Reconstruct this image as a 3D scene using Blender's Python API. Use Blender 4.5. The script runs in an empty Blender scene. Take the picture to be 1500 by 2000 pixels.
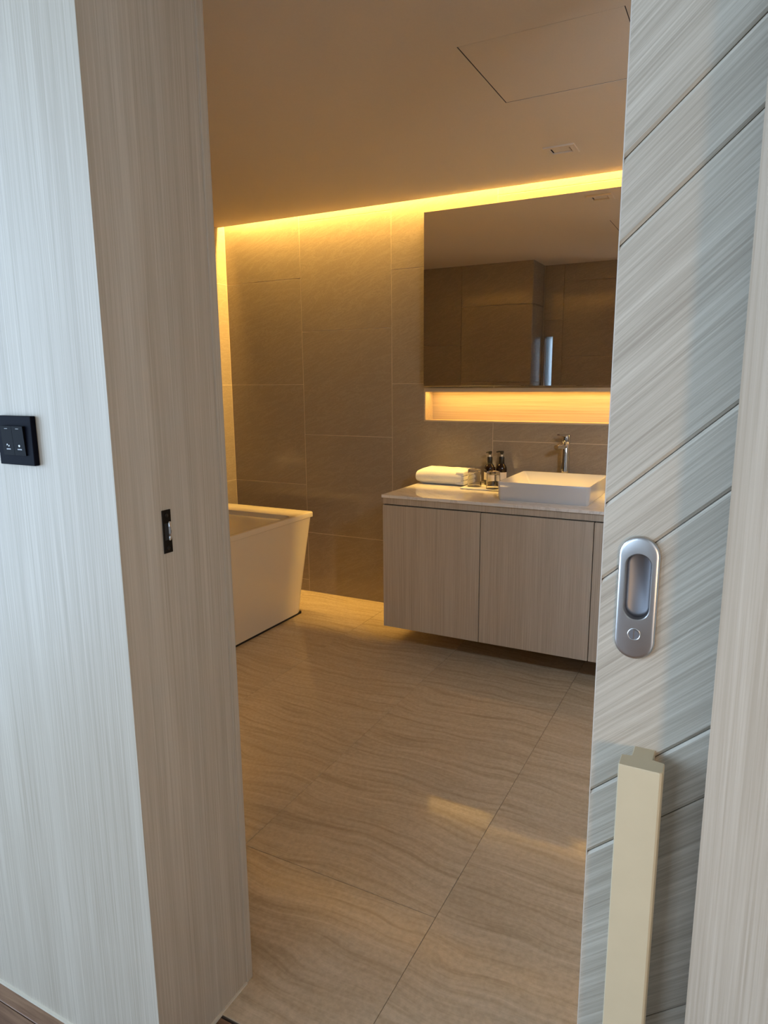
import bpy, bmesh, math, random
from mathutils import Vector, Matrix

SC = bpy.context.scene
COL = SC.collection
random.seed(7)

# ------------------------------------------------------------------ camera
CAM_H = 1.3125
F_PX = 1336.27
YAW, PITCH, ROLL = 0.484375, 0.188557, 0.0082884
cam_data = bpy.data.cameras.new('camera')
cam = bpy.data.objects.new('camera', cam_data)
COL.objects.link(cam)
ca, sa, cb, sb = math.cos(YAW), math.sin(YAW), math.cos(PITCH), math.sin(PITCH)
fw = Vector((-sa * cb, ca * cb, -sb))
rt = Vector((ca, sa, 0))
dn = fw.cross(rt)
cg, sg = math.cos(ROLL), math.sin(ROLL)
r2 = rt * cg + dn * sg
d2 = dn * cg - rt * sg
m = Matrix((r2, -d2, -fw)).transposed().to_4x4()
m.translation = Vector((0, 0, CAM_H))
cam.matrix_world = m
cam_data.sensor_fit = 'AUTO'
cam_data.sensor_width = 36.0
cam_data.lens = F_PX / 2000 * 36.0
cam_data.clip_start = 0.02
SC.camera = cam

# ------------------------------------------------------------------ world / exposure
world = bpy.data.worlds.new('world')
SC.world = world
world.use_nodes = True
bg = world.node_tree.nodes['Background']
bg.inputs['Color'].default_value = (0.53, 0.735, 1.0, 1)      # even overcast daylight
bg.inputs['Strength'].default_value = 8.3
SC.view_settings.view_transform = 'Standard'
SC.view_settings.look = 'None'
SC.view_settings.gamma = 1.0
SC.view_settings.use_curve_mapping = False
SC.view_settings.exposure = 0.0
try:
    SC.cycles.max_bounces = 12
    SC.cycles.diffuse_bounces = 8
    SC.cycles.glossy_bounces = 6
    SC.cycles.transmission_bounces = 10
    SC.cycles.caustics_refractive = False
    SC.cycles.sample_clamp_indirect = 6.0
except Exception:
    pass

COVE_COLOR = (1.0, 0.58, 0.13)
NICHE_COLOR = (1.0, 0.54, 0.115)
COVE_POWER = 215.0
FILL_COLOR = (0.78, 0.88, 1.0)  # cool tint of the added fill lamp behind the door
FILL_POWER = 42.0
NICHE_POWER = 4.0


def area_light(name, loc, rot, sx, sy, power, color, parent=None):
    l = bpy.data.lights.new(name, 'AREA')
    l.shape = 'RECTANGLE'
    l.size, l.size_y = sx, sy
    l.energy = power
    l.color = color
    o = bpy.data.objects.new(name, l)
    COL.objects.link(o)
    o.location = loc
    o.rotation_euler = rot
    if parent:
        o.parent = parent
    return o


# bedroom windows; the portals only guide the sky light through them (no light of their own)
WX0, WX1, WZ0, WZ1, WY = -2.30, -0.95, 0.70, 2.45, -3.0      # rear window
LX, LY0, LY1, LZ0, LZ1 = -2.45, -1.70, 0.45, 0.20, 2.45     # left window
for nm, loc, rot, sx_, sy_ in (('rear_portal', ((WX0 + WX1) / 2, WY - 0.02, (WZ0 + WZ1) / 2), (math.radians(90), 0, 0), WX1 - WX0, WZ1 - WZ0),
                               ('left_portal', (LX - 0.02, (LY0 + LY1) / 2, (LZ0 + LZ1) / 2), (math.radians(90), 0, math.radians(-90)), LY1 - LY0, LZ1 - LZ0)):
    p_ = area_light(nm, loc, rot, sx_, sy_, 1.0, (1, 1, 1))
    p_.data.cycles.is_portal = True

# ------------------------------------------------------------------ key dimensions (metres, camera above 0,0)
Y_BACK = 3.5
CEIL = 2.238
COVE_EDGE = 3.44
X_LEFT = -2.937
X_RIGHT = 0.9
Y_HALL, Y_IN = 0.757, 1.02        # faces of the partition wall
X_JAMB = -0.884
X_POCKET = -0.007
Y_DOOR = 0.84

# ------------------------------------------------------------------ node helpers


def new_mat(name):
    mt = bpy.data.materials.new(name)
    mt.use_nodes = True
    nt = mt.node_tree
    return mt, nt, nt.nodes['Principled BSDF']


def nd(nt, t, **kw):
    n = nt.nodes.new(t)
    for k, v in kw.items():
        setattr(n, k, v)
    return n


def ramp(nt, stops):
    r = nd(nt, 'ShaderNodeValToRGB')
    e = r.color_ramp.elements
    while len(e) < len(stops):
        e.new(0.5)
    for el, (p, c) in zip(e, stops):
        el.position = p
        el.color = (*c, 1)
    return r


def coords(nt, scale, rot=(0, 0, 0), vary=0.0):
    tc = nd(nt, 'ShaderNodeTexCoord')
    src = tc.outputs['Object']
    if vary:
        oi = nd(nt, 'ShaderNodeObjectInfo')
        cm = nd(nt, 'ShaderNodeVectorMath', operation='SCALE')
        cm.inputs[0].default_value = (vary, vary * 1.7, vary * 0.6)
        nt.links.new(oi.outputs['Random'], cm.inputs['Scale'])
        ad = nd(nt, 'ShaderNodeVectorMath', operation='ADD')
        nt.links.new(src, ad.inputs[0])
        nt.links.new(cm.outputs[0], ad.inputs[1])
        src = ad.outputs[0]
    if any(rot):
        m0 = nd(nt, 'ShaderNodeMapping', vector_type='POINT')
        m0.inputs['Rotation'].default_value = rot
        nt.links.new(src, m0.inputs['Vector'])
        src = m0.outputs[0]
    mp = nd(nt, 'ShaderNodeMapping')
    mp.inputs['Scale'].default_value = scale
    nt.links.new(src, mp.inputs['Vector'])
    return mp.outputs[0]


def noise(nt, vec, scale=1.0, detail=4.0, rough=0.5, dist=0.0):
    n = nd(nt, 'ShaderNodeTexNoise')
    n.inputs['Scale'].default_value = scale
    n.inputs['Detail'].default_value = detail
    n.inputs['Roughness'].default_value = rough
    n.inputs['Distortion'].default_value = dist
    nt.links.new(vec, n.inputs['Vector'])
    return n.outputs['Fac']


def mix_col(nt, fac, a, b, mode='MIX'):
    x = nd(nt, 'ShaderNodeMix', data_type='RGBA', blend_type=mode)
    for s, v in ((x.inputs[0], fac), (x.inputs[6], a), (x.inputs[7], b)):
        if hasattr(v, 'is_linked') or hasattr(v, 'links'):
            nt.links.new(v, s)
        elif isinstance(v, (int, float)):
            s.default_value = v
        else:
            s.default_value = (*v, 1)
    return x.outputs[2]


def bump(nt, bsdf, h, strength=0.2, dist=0.002):
    b = nd(nt, 'ShaderNodeBump')
    b.inputs['Strength'].default_value = strength
    b.inputs['Distance'].default_value = dist
    nt.links.new(h, b.inputs['Height'])
    nt.links.new(b.outputs[0], bsdf.inputs['Normal'])


def mat_plain(name, col, rough=0.5, metal=0.0, var=0.04, scale=30, spec=0.5, coat=0.0):
    mt, nt, b = new_mat(name)
    v = noise(nt, coords(nt, (1, 1, 1)), scale, 3)
    lo = tuple(max(0, c * (1 - var)) for c in col)
    hi = tuple(min(1, c * (1 + var)) for c in col)
    r = ramp(nt, [(0.3, lo), (0.7, hi)])
    nt.links.new(v, r.inputs[0])
    nt.links.new(r.outputs[0], b.inputs['Base Color'])
    b.inputs['Roughness'].default_value = rough
    b.inputs['Metallic'].default_value = metal
    b.inputs['Specular IOR Level'].default_value = spec
    b.inputs['Coat Weight'].default_value = coat
    return mt


def mat_oak(name, dark, mid, light, fine=(260, 260, 2.6), rot=(0, 0, 0), vary=0.0, rough=0.5, depth=0.25, broad=0.12):
    """open-grain veneer: fine long streaks + broader cathedral bands; grain runs along the low-scale axis"""
    mt, nt, b = new_mat(name)
    v = coords(nt, fine, rot, vary)
    n1 = noise(nt, v, 1.0, 5, 0.65, 0.25)
    v2 = coords(nt, tuple(f * broad for f in fine), rot, vary)
    n2 = noise(nt, v2, 1.0, 3, 0.5, 0.6)
    mx = nd(nt, 'ShaderNodeMath', operation='MULTIPLY_ADD')
    nt.links.new(n1, mx.inputs[0])
    mx.inputs[1].default_value = 0.72
    m2 = nd(nt, 'ShaderNodeMath', operation='MULTIPLY')
    nt.links.new(n2, m2.inputs[0])
    m2.inputs[1].default_value = 0.28
    nt.links.new(m2.outputs[0], mx.inputs[2])
    r = ramp(nt, [(0.36, dark), (0.5, mid), (0.64, light)])
    nt.links.new(mx.outputs[0], r.inputs[0])
    nt.links.new(r.outputs[0], b.inputs['Base Color'])
    b.inputs['Roughness'].default_value = rough
    b.inputs['Specular IOR Level'].default_value = 0.35
    bump(nt, b, mx.outputs[0], depth, 0.001)
    return mt


def mat_wall_tile(name):
    mt, nt, b = new_mat(name)
    v = coords(nt, (1, 1, 1), (0, 0.35, 0), 9.0)
    st = nd(nt, 'ShaderNodeMapping')
    st.inputs['Scale'].default_value = (2.0, 2.0, 12)
    nt.links.new(v, st.inputs['Vector'])
    n1 = noise(nt, st.outputs[0], 1.6, 8, 0.72, 1.3)
    n2 = noise(nt, v, 120, 4, 0.6)
    base = ramp(nt, [(0.35, (0.282, 0.238, 0.195)), (0.65, (0.308, 0.262, 0.216))])
    nt.links.new(n2, base.inputs[0])
    vein = ramp(nt, [(0.470, (0, 0, 0)), (0.5, (0.75, 0.75, 0.75)), (0.530, (0, 0, 0))])
    nt.links.new(n1, vein.inputs[0])
    c = mix_col(nt, vein.outputs[0], base.outputs[0], (0.36, 0.31, 0.25))
    nt.links.new(c, b.inputs['Base Color'])
    b.inputs['Roughness'].default_value = 0.09
    b.inputs['Specular IOR Level'].default_value = 0.4
    bump(nt, b, n1, 0.035, 0.003)
    return mt


def mat_floor_tile(name):
    mt, nt, b = new_mat(name)
    v = coords(nt, (1, 1, 1), (0, 0, 0), 13.0)
    warp = nd(nt, 'ShaderNodeTexNoise')
    warp.inputs['Scale'].default_value = 2.1
    warp.inputs['Detail'].default_value = 2.0
    nt.links.new(v, warp.inputs['Vector'])
    sub = nd(nt, 'ShaderNodeVectorMath', operation='MULTIPLY_ADD')
    nt.links.new(warp.outputs['Color'], sub.inputs[0])
    sub.inputs[1].default_value = (0.10, 0.20, 0.0)
    nt.links.new(v, sub.inputs[2])
    st = nd(nt, 'ShaderNodeMapping')
    st.inputs['Scale'].default_value = (2.4, 55, 1)
    nt.links.new(sub.outputs[0], st.inputs['Vector'])
    n1 = noise(nt, st.outputs[0], 1.0, 5, 0.62, 0.35)
    n2 = noise(nt, v, 90, 3, 0.6)
    r = ramp(nt, [(0.30, (0.385, 0.305, 0.205)), (0.45, (0.485, 0.392, 0.272)), (0.58, (0.530, 0.432, 0.308)), (0.72, (0.59, 0.490, 0.358))])
    nt.links.new(n1, r.inputs[0])
    g = ramp(nt, [(0.3, (0.86, 0.86, 0.86)), (0.7, (1.1, 1.1, 1.1))])
    nt.links.new(n2, g.inputs[0])
    c = mix_col(nt, 0.8, r.outputs[0], g.outputs[0], 'MULTIPLY')
    nt.links.new(c, b.inputs['Base Color'])
    b.inputs['Roughness'].default_value = 0.13
    b.inputs['Specular IOR Level'].default_value = 0.35
    bump(nt, b, n1, 0.06, 0.002)
    return mt


def mat_marble(name):
    mt, nt, b = new_mat(name)
    v = coords(nt, (1, 1, 1), (0, 0, 0.6))
    st = nd(nt, 'ShaderNodeMapping')
    st.inputs['Scale'].default_value = (2.0, 7.0, 2.0)
    nt.links.new(v, st.inputs['Vector'])
    n1 = noise(nt, st.outputs[0], 1.4, 6, 0.6, 1.2)
    r = ramp(nt, [(0.475, (0.80, 0.78, 0.75)), (0.5, (0.70, 0.67, 0.63)), (0.525, (0.82, 0.80, 0.77))])
    nt.links.new(n1, r.inputs[0])
    nt.links.new(r.outputs[0], b.inputs['Base Color'])
    b.inputs['Roughness'].default_value = 0.03
    b.inputs['IOR'].default_value = 1.65
    return mt


def mat_glass(name, col=(1, 1, 1), rough=0.0, ior=1.45):
    mt, nt, b = new_mat(name)
    b.inputs['Base Color'].default_value = (*col, 1)
    b.inputs['Transmission Weight'].default_value = 1.0
    b.inputs['Roughness'].default_value = rough
    b.inputs['IOR'].default_value = ior
    return mt


def mat_emit(name, col, strength):
    mt, nt, b = new_mat(name)
    b.inputs['Base Color'].default_value = (0.8, 0.8, 0.8, 1)
    b.inputs['Emission Color'].default_value = (*col, 1)
    b.inputs['Emission Strength'].default_value = strength
    return mt


def mat_towel(name):
    mt, nt, b = new_mat(name)
    n = noise(nt, coords(nt, (1, 1, 1)), 420, 2)
    r = ramp(nt, [(0.3, (0.78, 0.79, 0.80)), (0.7, (0.88, 0.89, 0.90))])
    nt.links.new(n, r.inputs[0])
    nt.links.new(r.outputs[0], b.inputs['Base Color'])
    b.inputs['Roughness'].default_value = 0.95
    b.inputs['Sheen Weight'].default_value = 0.3
    bump(nt, b, n, 0.6, 0.002)
    return mt


def mat_brushed(name, col, rough, fine):
    mt, nt, b = new_mat(name)
    n = noise(nt, coords(nt, fine), 1.0, 3)
    mr = nd(nt, 'ShaderNodeMapRange')
    mr.inputs['To Min'].default_value = rough * 0.93
    mr.inputs['To Max'].default_value = rough * 1.07
    nt.links.new(n, mr.inputs[0])
    nt.links.new(mr.outputs[0], b.inputs['Roughness'])
    b.inputs['Base Color'].default_value = (*col, 1)
    b.inputs['Metallic'].default_value = 1.0
    return mt


OAK_D, OAK_M, OAK_L = (0.405, 0.345, 0.265), (0.470, 0.408, 0.322), (0.545, 0.482, 0.390)
M = {
    'oak': mat_oak('oak_veneer', OAK_D, OAK_M, OAK_L),
    'oak_door': mat_oak('oak_door_veneer', (0.365, 0.310, 0.238), (0.470, 0.408, 0.320), (0.585, 0.518, 0.416),
                        fine=(4, 380, 280), rot=(0, math.radians(42), 0), rough=0.5, depth=0.4, broad=0.11),
    'oak_vanity': mat_oak('oak_vanity_veneer', (0.40, 0.335, 0.27), (0.475, 0.41, 0.335), (0.56, 0.495, 0.415), fine=(260, 260, 2.8), vary=5.0, rough=0.5),
    'oak_niche': mat_oak('oak_niche_veneer', (0.42, 0.34, 0.24), (0.52, 0.43, 0.31), (0.60, 0.50, 0.37), fine=(2, 120, 120), rough=0.5),
    'wood_floor': mat_oak('walnut_floor', (0.085, 0.045, 0.026), (0.19, 0.105, 0.062), (0.29, 0.175, 0.105), fine=(3, 60, 60), vary=7.0, rough=0.42, depth=0.15, broad=0.3),
    'wall_tile': mat_wall_tile('wall_tile'),
    'floor_tile': mat_floor_tile('floor_tile'),
    'grout': mat_plain('grout', (0.56, 0.47, 0.36), 0.7),
    'floor_grout': mat_plain('floor_grout', (0.13, 0.10, 0.07), 0.85),
    'ceiling': mat_plain('ceiling_paint', (0.76, 0.68, 0.58), 0.85, var=0.015, scale=200),
    'light_paint': mat_plain('light_paint', (0.72, 0.70, 0.67), 0.8, var=0.01),
    'paint': mat_plain('wall_paint', (0.42, 0.385, 0.345), 0.85, var=0.01),
    'cove': mat_plain('cove_paint', (0.80, 0.78, 0.74), 0.8, var=0.01),
    'marble': mat_marble('marble_counter'),
    'ceramic': mat_plain('ceramic', (0.62, 0.62, 0.625), 0.12, var=0.0),
    'acrylic': mat_plain('acrylic', (0.76, 0.70, 0.59), 0.22, var=0.0),
    'black_gap': mat_plain('black_gap', (0.012, 0.012, 0.012), 0.7),
    'chrome': mat_brushed('chrome', (0.75, 0.74, 0.73), 0.06, (1, 1, 1)),
    'nickel': mat_brushed('satin_nickel', (0.60, 0.575, 0.55), 0.30, (400, 400, 8)),
    'nickel_cup': mat_brushed('satin_nickel_cup', (0.24, 0.235, 0.245), 0.5, (60, 400, 900)),
    'dark_steel': mat_brushed('dark_steel', (0.05, 0.046, 0.043), 0.25, (1, 1, 200)),
    'black_plastic': mat_plain('black_plastic', (0.0045, 0.005, 0.009), 0.6, var=0.05, spec=0.04),
    'black_key': mat_plain('black_key', (0.003, 0.003, 0.004), 0.5, var=0.05, spec=0.04),
    'white_ink': mat_plain('white_ink', (0.80, 0.82, 0.85), 0.6),
    'grey_ink': mat_plain('grey_ink', (0.16, 0.15, 0.14), 0.5),
    'cream': mat_plain('cream_plastic', (0.60, 0.49, 0.315), 0.42, var=0.02),
    'mirror': mat_brushed('mirror_silver', (0.88, 0.85, 0.80), 0.0, (1, 1, 1)),
    'glass': mat_glass('clear_glass'),
    'amber': mat_glass('amber_glass', (0.045, 0.018, 0.008), 0.05),
    'bottle_dark': mat_plain('bottle_dark', (0.015, 0.008, 0.006), 0.12, var=0.1),
    'pump_black': mat_plain('pump_black', (0.012, 0.012, 0.012), 0.35),
    'label': mat_plain('paper_label', (0.66, 0.62, 0.60), 0.7),
    'towel': mat_towel('towel_cotton'),
    'tray': mat_plain('tray_white', (0.80, 0.79, 0.79), 0.3, var=0.01),
    'bead': mat_plain('silicone_bead', (0.62, 0.56, 0.45), 0.6),
    'led': mat_emit('led_diffuser', (1.0, 0.72, 0.36), 1.2),
    'frame': mat_plain('window_frame', (0.35, 0.36, 0.38), 0.4),
    'edge': mat_plain('edge_band', (0.55, 0.50, 0.43), 0.5),
    'frosted': mat_glass('frosted_glass', (0.60, 0.66, 0.70), 0.35),
}

# ------------------------------------------------------------------ mesh helpers


def box(bm, x0, x1, y0, y1, z0, z1, bev=0.0, seg=2):
    tmp = bmesh.new()
    vs = [tmp.verts.new(p) for p in ((x0, y0, z0), (x1, y0, z0), (x1, y1, z0), (x0, y1, z0), (x0, y0, z1), (x1, y0, z1), (x1, y1, z1), (x0, y1, z1))]
    for f in ((0, 3, 2, 1), (4, 5, 6, 7), (0, 1, 5, 4), (1, 2, 6, 5), (2, 3, 7, 6), (3, 0, 4, 7)):
        tmp.faces.new([vs[i] for i in f])
    if bev > 0:
        bmesh.ops.bevel(tmp, geom=list(tmp.edges), offset=bev, segments=seg, affect='EDGES', profile=0.5)
    merge(bm, tmp)
    return bm


def merge(bm, tmp):
    me = bpy.data.meshes.new('tmp')
    tmp.to_mesh(me)
    tmp.free()
    bm.from_mesh(me)
    bpy.data.meshes.remove(me)


def boxm(*a, **k):
    return box(bmesh.new(), *a, **k)


def loft(bm, loops, cap_start=True, cap_end=True, closed=True):
    rows = [[bm.verts.new(p) for p in lp] for lp in loops]
    n = len(rows[0])
    for a, b in zip(rows, rows[1:]):
        for i in range(n if closed else n - 1):
            j = (i + 1) % n
            bm.faces.new((a[i], a[j], b[j], b[i]))
    if cap_start:
        bm.faces.new(list(reversed(rows[0])))
    if cap_end:
        bm.faces.new(rows[-1])
    return bm


def lathe(bm, prof, cx=0, cy=0, n=32, close=False):
    """prof: list of (r, z); poles where r == 0"""
    loops = []
    for r, z in prof:
        loops.append([(cx + max(r, 1e-5) * math.cos(2 * math.pi * i / n), cy + max(r, 1e-5) * math.sin(2 * math.pi * i / n), z) for i in range(n)])
    loft(bm, loops, cap_start=not close, cap_end=not close)
    bmesh.ops.remove_doubles(bm, verts=bm.verts, dist=2e-5)
    return bm


def rrect(x0, x1, y0, y1, z, r, n=6):
    r = min(r, (x1 - x0) / 2 - 1e-4, (y1 - y0) / 2 - 1e-4)
    pts = []
    for cx, cy, a0 in ((x1 - r, y1 - r, 0), (x0 + r, y1 - r, 90), (x0 + r, y0 + r, 180), (x1 - r, y0 + r, 270)):
        for i in range(n + 1):
            a = math.radians(a0 + 90 * i / n)
            pts.append((cx + r * math.cos(a), cy + r * math.sin(a), z))
    return pts


def stadium(cx, cz, hw, hh, y, n=16):
    """outline in the XZ plane, facing -Y"""
    pts = []
    s = hh - hw
    for i in range(n + 1):
        a = math.pi * i / n
        pts.append((cx + hw * math.cos(a), y, cz + s + hw * math.sin(a)))
    for i in range(n + 1):
        a = math.pi + math.pi * i / n
        pts.append((cx + hw * math.cos(a), y, cz - s + hw * math.sin(a)))
    return pts


def tube(bm, pts, rads, n=16):
    """round tube through pts with radius per point"""
    loops = []
    P = [Vector(p) for p in pts]
    up = Vector((0, 0, 1))
    for i, p in enumerate(P):
        t = (P[min(i + 1, len(P) - 1)] - P[max(i - 1, 0)]).normalized()
        ref = up if abs(t.dot(up)) < 0.9 else Vector((1, 0, 0))
        u = t.cross(ref).normalized()
        v = t.cross(u)
        loops.append([tuple(p + (u * math.cos(2 * math.pi * k / n) + v * math.sin(2 * math.pi * k / n)) * rads[i]) for k in range(n)])
    return loft(bm, loops)


def obj(name, bm, mat, parent=None, smooth=False, off=None):
    bmesh.ops.recalc_face_normals(bm, faces=bm.faces)
    me = bpy.data.meshes.new(name)
    if off:
        bmesh.ops.translate(bm, verts=bm.verts, vec=-Vector(off))
    bm.to_mesh(me)
    bm.free()
    me.materials.append(M[mat])
    if smooth:
        me.polygons.foreach_set('use_smooth', [True] * len(me.polygons))
        try:
            me.set_sharp_from_angle(angle=math.radians(40))
        except Exception:
            pass
    o = bpy.data.objects.new(name, me)
    COL.objects.link(o)
    if parent:
        o.parent = parent
    return o


def tag(o, label, cat, group=None):
    o['label'] = label
    o['category'] = cat
    if group:
        o['group'] = group
    return o


def thing(name, label, cat, loc, group=None):
    o = bpy.data.objects.new(name, None)
    COL.objects.link(o)
    o.location = loc
    o.empty_display_size = 0.1
    return tag(o, label, cat, group)


def struct(name, bm, mat, parent=None, label=None):
    o = obj(name, bm, mat, parent)
    o['kind'] = 'structure'
    if label:
        o['label'] = label
    return o


def copy_tree(o, parent=None):
    c = o.copy()
    COL.objects.link(c)
    if parent:
        c.parent = parent
    for ch in list(o.children):
        copy_tree(ch, c)
    return c


def sub_rect(rect, hole):
    """rect minus hole, as up to four rects (a0,a1,b0,b1)"""
    a0, a1, b0, b1 = rect
    h0, h1, k0, k1 = hole
    if h1 <= a0 or h0 >= a1 or k1 <= b0 or k0 >= b1:
        return [rect]
    out = []
    if h0 > a0:
        out.append((a0, h0, b0, b1))
    if h1 < a1:
        out.append((h1, a1, b0, b1))
    m0, m1 = max(a0, h0), min(a1, h1)
    if k0 > b0:
        out.append((m0, m1, b0, k0))
    if k1 < b1:
        out.append((m0, m1, k1, b1))
    return out


_tile_cache = {}


def tile_wall(parent, axis, face, sign, a_edges, rows, holes=(), g=0.0014, t=0.006, name='tile', mat='wall_tile'):
    """one object per tile. axis 'y': wall in XZ at y=face; axis 'x': wall in YZ at x=face; sign = side the tiles face"""
    for ci in range(len(a_edges) - 1):
        zs = rows[ci]
        for ri in range(len(zs) - 1):
            rects = [(a_edges[ci] + g, a_edges[ci + 1] - g, zs[ri] + g, zs[ri + 1] - g)]
            for h in holes:
                rects = [q for r in rects for q in sub_rect(r, h)]
            if not rects:
                continue
            a0, z0 = a_edges[ci], zs[ri]
            key = (axis, sign, mat, tuple(tuple(round(v, 4) for v in (r[0] - a0, r[1] - a0, r[2] - z0, r[3] - z0)) for r in rects))
            if key not in _tile_cache:
                bm = bmesh.new()
                for r in rects:
                    d0, d1 = (0, t) if sign > 0 else (-t, 0)
                    bev = 0.0008 if len(rects) == 1 else 0
                    if axis == 'y':
                        box(bm, r[0] - a0, r[1] - a0, d0, d1, r[2] - z0, r[3] - z0, bev, 1)
                    else:
                        box(bm, d0, d1, r[0] - a0, r[1] - a0, r[2] - z0, r[3] - z0, bev, 1)
                o = obj(name, bm, mat, parent)
                _tile_cache[key] = o.data
            else:
                o = bpy.data.objects.new(name, _tile_cache[key])
                COL.objects.link(o)
                o.parent = parent
            o.location = (a0, face, z0) if axis == 'y' else (face, a0, z0)


# ================================================================== LARGE STRUCTURE
# --- bathroom floor: marble-look tiles on a grout bed
floor = struct('floor', boxm(X_LEFT - 0.1, X_RIGHT + 0.1, 0.919, Y_BACK + 0.1, -0.06, -0.0025), 'floor_grout')
xs = [-0.585 + 0.6 * k for k in range(-4, 4)]
xs = [X_LEFT] + [x for x in xs if X_LEFT + 0.05 < x < X_RIGHT - 0.02] + [X_RIGHT]
_ft = {}
for i in range(len(xs) - 1):
    y = 0.919 - (0.75 if i % 2 else 0.18)
    while y < Y_BACK:
        y0, y1 = max(y, 0.919), min(y + 1.2, Y_BACK - 0.001)
        y += 1.2
        if y1 - y0 < 0.02:
            continue
        w, l = xs[i + 1] - xs[i], y1 - y0
        key = (round(w, 3), round(l, 3))
        if key not in _ft:
            o = obj('tile', boxm(0.0006, w - 0.0006, 0.0006, l - 0.0006, -0.010, 0, 0.0006, 1), 'floor_tile', floor)
            _ft[key] = o.data
        else:
            o = bpy.data.objects.new('tile', _ft[key])
            COL.objects.link(o)
            o.parent = floor
        o.location = (xs[i], y0, 0)

# --- bedroom floor: walnut planks
hall = struct('floor.001', boxm(-3.3, 2.3, WY - 0.1, 0.917, -0.07, -0.014), 'black_gap')
row = 0
y = 0.915
_pl = {}
while y > WY - 0.15:
    y0 = max(y - 0.19, WY - 0.2)
    x = -3.2 - random.uniform(0, 1.0)
    while x < 2.2:
        x0, x1 = max(x, -3.2), min(x + 1.22, 2.2)
        x += 1.22
        if y0 > 0.70:           # only the doorway strip reaches past the partition face
            x0, x1 = max(x0, X_JAMB + 0.003), min(x1, 0.75)
        if x1 - x0 < 0.05:
            continue
        yy1 = y if y0 > 0.70 or y <= Y_HALL else y
        o = obj('plank', boxm(x0 + 0.0008, x1 - 0.0008, y0 + 0.0008, yy1 - 0.0008, -0.014, -0.003, 0.001, 1), 'wood_floor', hall)
    y = y0
# strip of planks between the doorway row and the wall face
for x0, x1 in ((-2.6, -1.41), (-1.41, X_JAMB + 0.0)):
    obj('plank', boxm(x0 + 0.0008, x1, 0.726, Y_HALL - 0.0005, -0.014, -0.003, 0.001, 1), 'wood_floor', hall)

# --- back wall with tiles, hole for the lit niche
NX0, NX1, NZ0, NZ1 = -1.586, 0.024, 1.092, 1.274
ND = 0.105
bm = bmesh.new()
T = 0.006
for r in sub_rect((X_LEFT - 0.1, X_RIGHT + 0.1, -0.05, 2.60), (NX0, NX1, NZ0, NZ1)):
    box(bm, r[0], r[1], Y_BACK + 0.0005, Y_BACK + 0.2, r[2], r[3])
wall_back = struct('wall_back', bm, 'grout')
edges = [X_LEFT, -2.384, -1.784, -1.184, -0.584, 0.016, 0.616, X_RIGHT]
RA = [0.0, 0.075, 0.687, 1.2985, 1.9115, 2.43]
RB = [0.0, 0.385, 0.9975, 1.6065, 2.22, 2.43]
tile_wall(wall_back, 'y', Y_BACK + T, -1, edges, [RA, RB, RA, RB, RA, RB, RA], holes=[(NX0, NX1, NZ0, NZ1)])
# niche lining
nl = thing('wall_niche', 'long oak lined niche glowing warm under the mirror', 'niche', (NX0, Y_BACK, NZ0))
b0 = (NX0, Y_BACK, NZ0)
e = 0.0
obj('back_panel', boxm(NX0, NX1, Y_BACK + ND, Y_BACK + ND + 0.008, NZ0, NZ1), 'oak_niche', nl, off=b0)
obj('side_panel', boxm(NX0, NX0 + 0.008, Y_BACK + 0.001, Y_BACK + ND, NZ0, NZ1), 'oak_niche', nl, off=b0)
obj('side_panel', boxm(NX1 - 0.008, NX1, Y_BACK + 0.001, Y_BACK + ND, NZ0, NZ1), 'oak_niche', nl, off=b0)
obj('base_panel', boxm(NX0 + 0.008, NX1 - 0.008, Y_BACK + 0.001, Y_BACK + ND, NZ0, NZ0 + 0.008), 'oak_niche', nl, off=b0)
obj('top_panel', boxm(NX0 + 0.008, NX1 - 0.008, Y_BACK + 0.001, Y_BACK + ND, NZ1 - 0.008, NZ1), 'oak_niche', nl, off=b0)
obj('front_lip', boxm(NX0 + 0.008, NX1 - 0.008, Y_BACK + 0.001, Y_BACK + 0.007, NZ1 - 0.020, NZ1 - 0.008), 'oak_niche', nl, off=b0)
s = obj('light_strip', boxm(NX0 + 0.02, NX1 - 0.02, Y_BACK + 0.030, Y_BACK + 0.042, NZ1 - 0.0125, NZ1 - 0.008), 'led', nl, off=b0)
area_light('niche_light', (0.5 * (NX1 - NX0), 0.036, NZ1 - NZ0 - 0.0135), (0, 0, 0), NX1 - NX0 - 0.06, 0.012, NICHE_POWER, NICHE_COLOR, nl)

# --- bathroom left wall
wall_left = struct('wall_left', boxm(X_LEFT - 0.12, X_LEFT - 0.0005, 0.9, Y_BACK + 0.1, -0.05, 2.60), 'grout')
tile_wall(wall_left, 'x', X_LEFT - T, 1, [1.02, 1.70, 2.30, 2.90, Y_BACK],
          [RB, RA, RB, RA])
# --- bathroom right wall (behind the open door)
wall_right = struct('wall_right', boxm(X_RIGHT, X_RIGHT + 0.12, 0.9, Y_BACK + 0.1, -0.05, 2.60), 'grout')
tile_wall(wall_right, 'x', X_RIGHT, -1, [1.02, 1.62, 2.22, 2.82, 3.42, Y_BACK], [RA, RB, RA, RB, RA])

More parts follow.
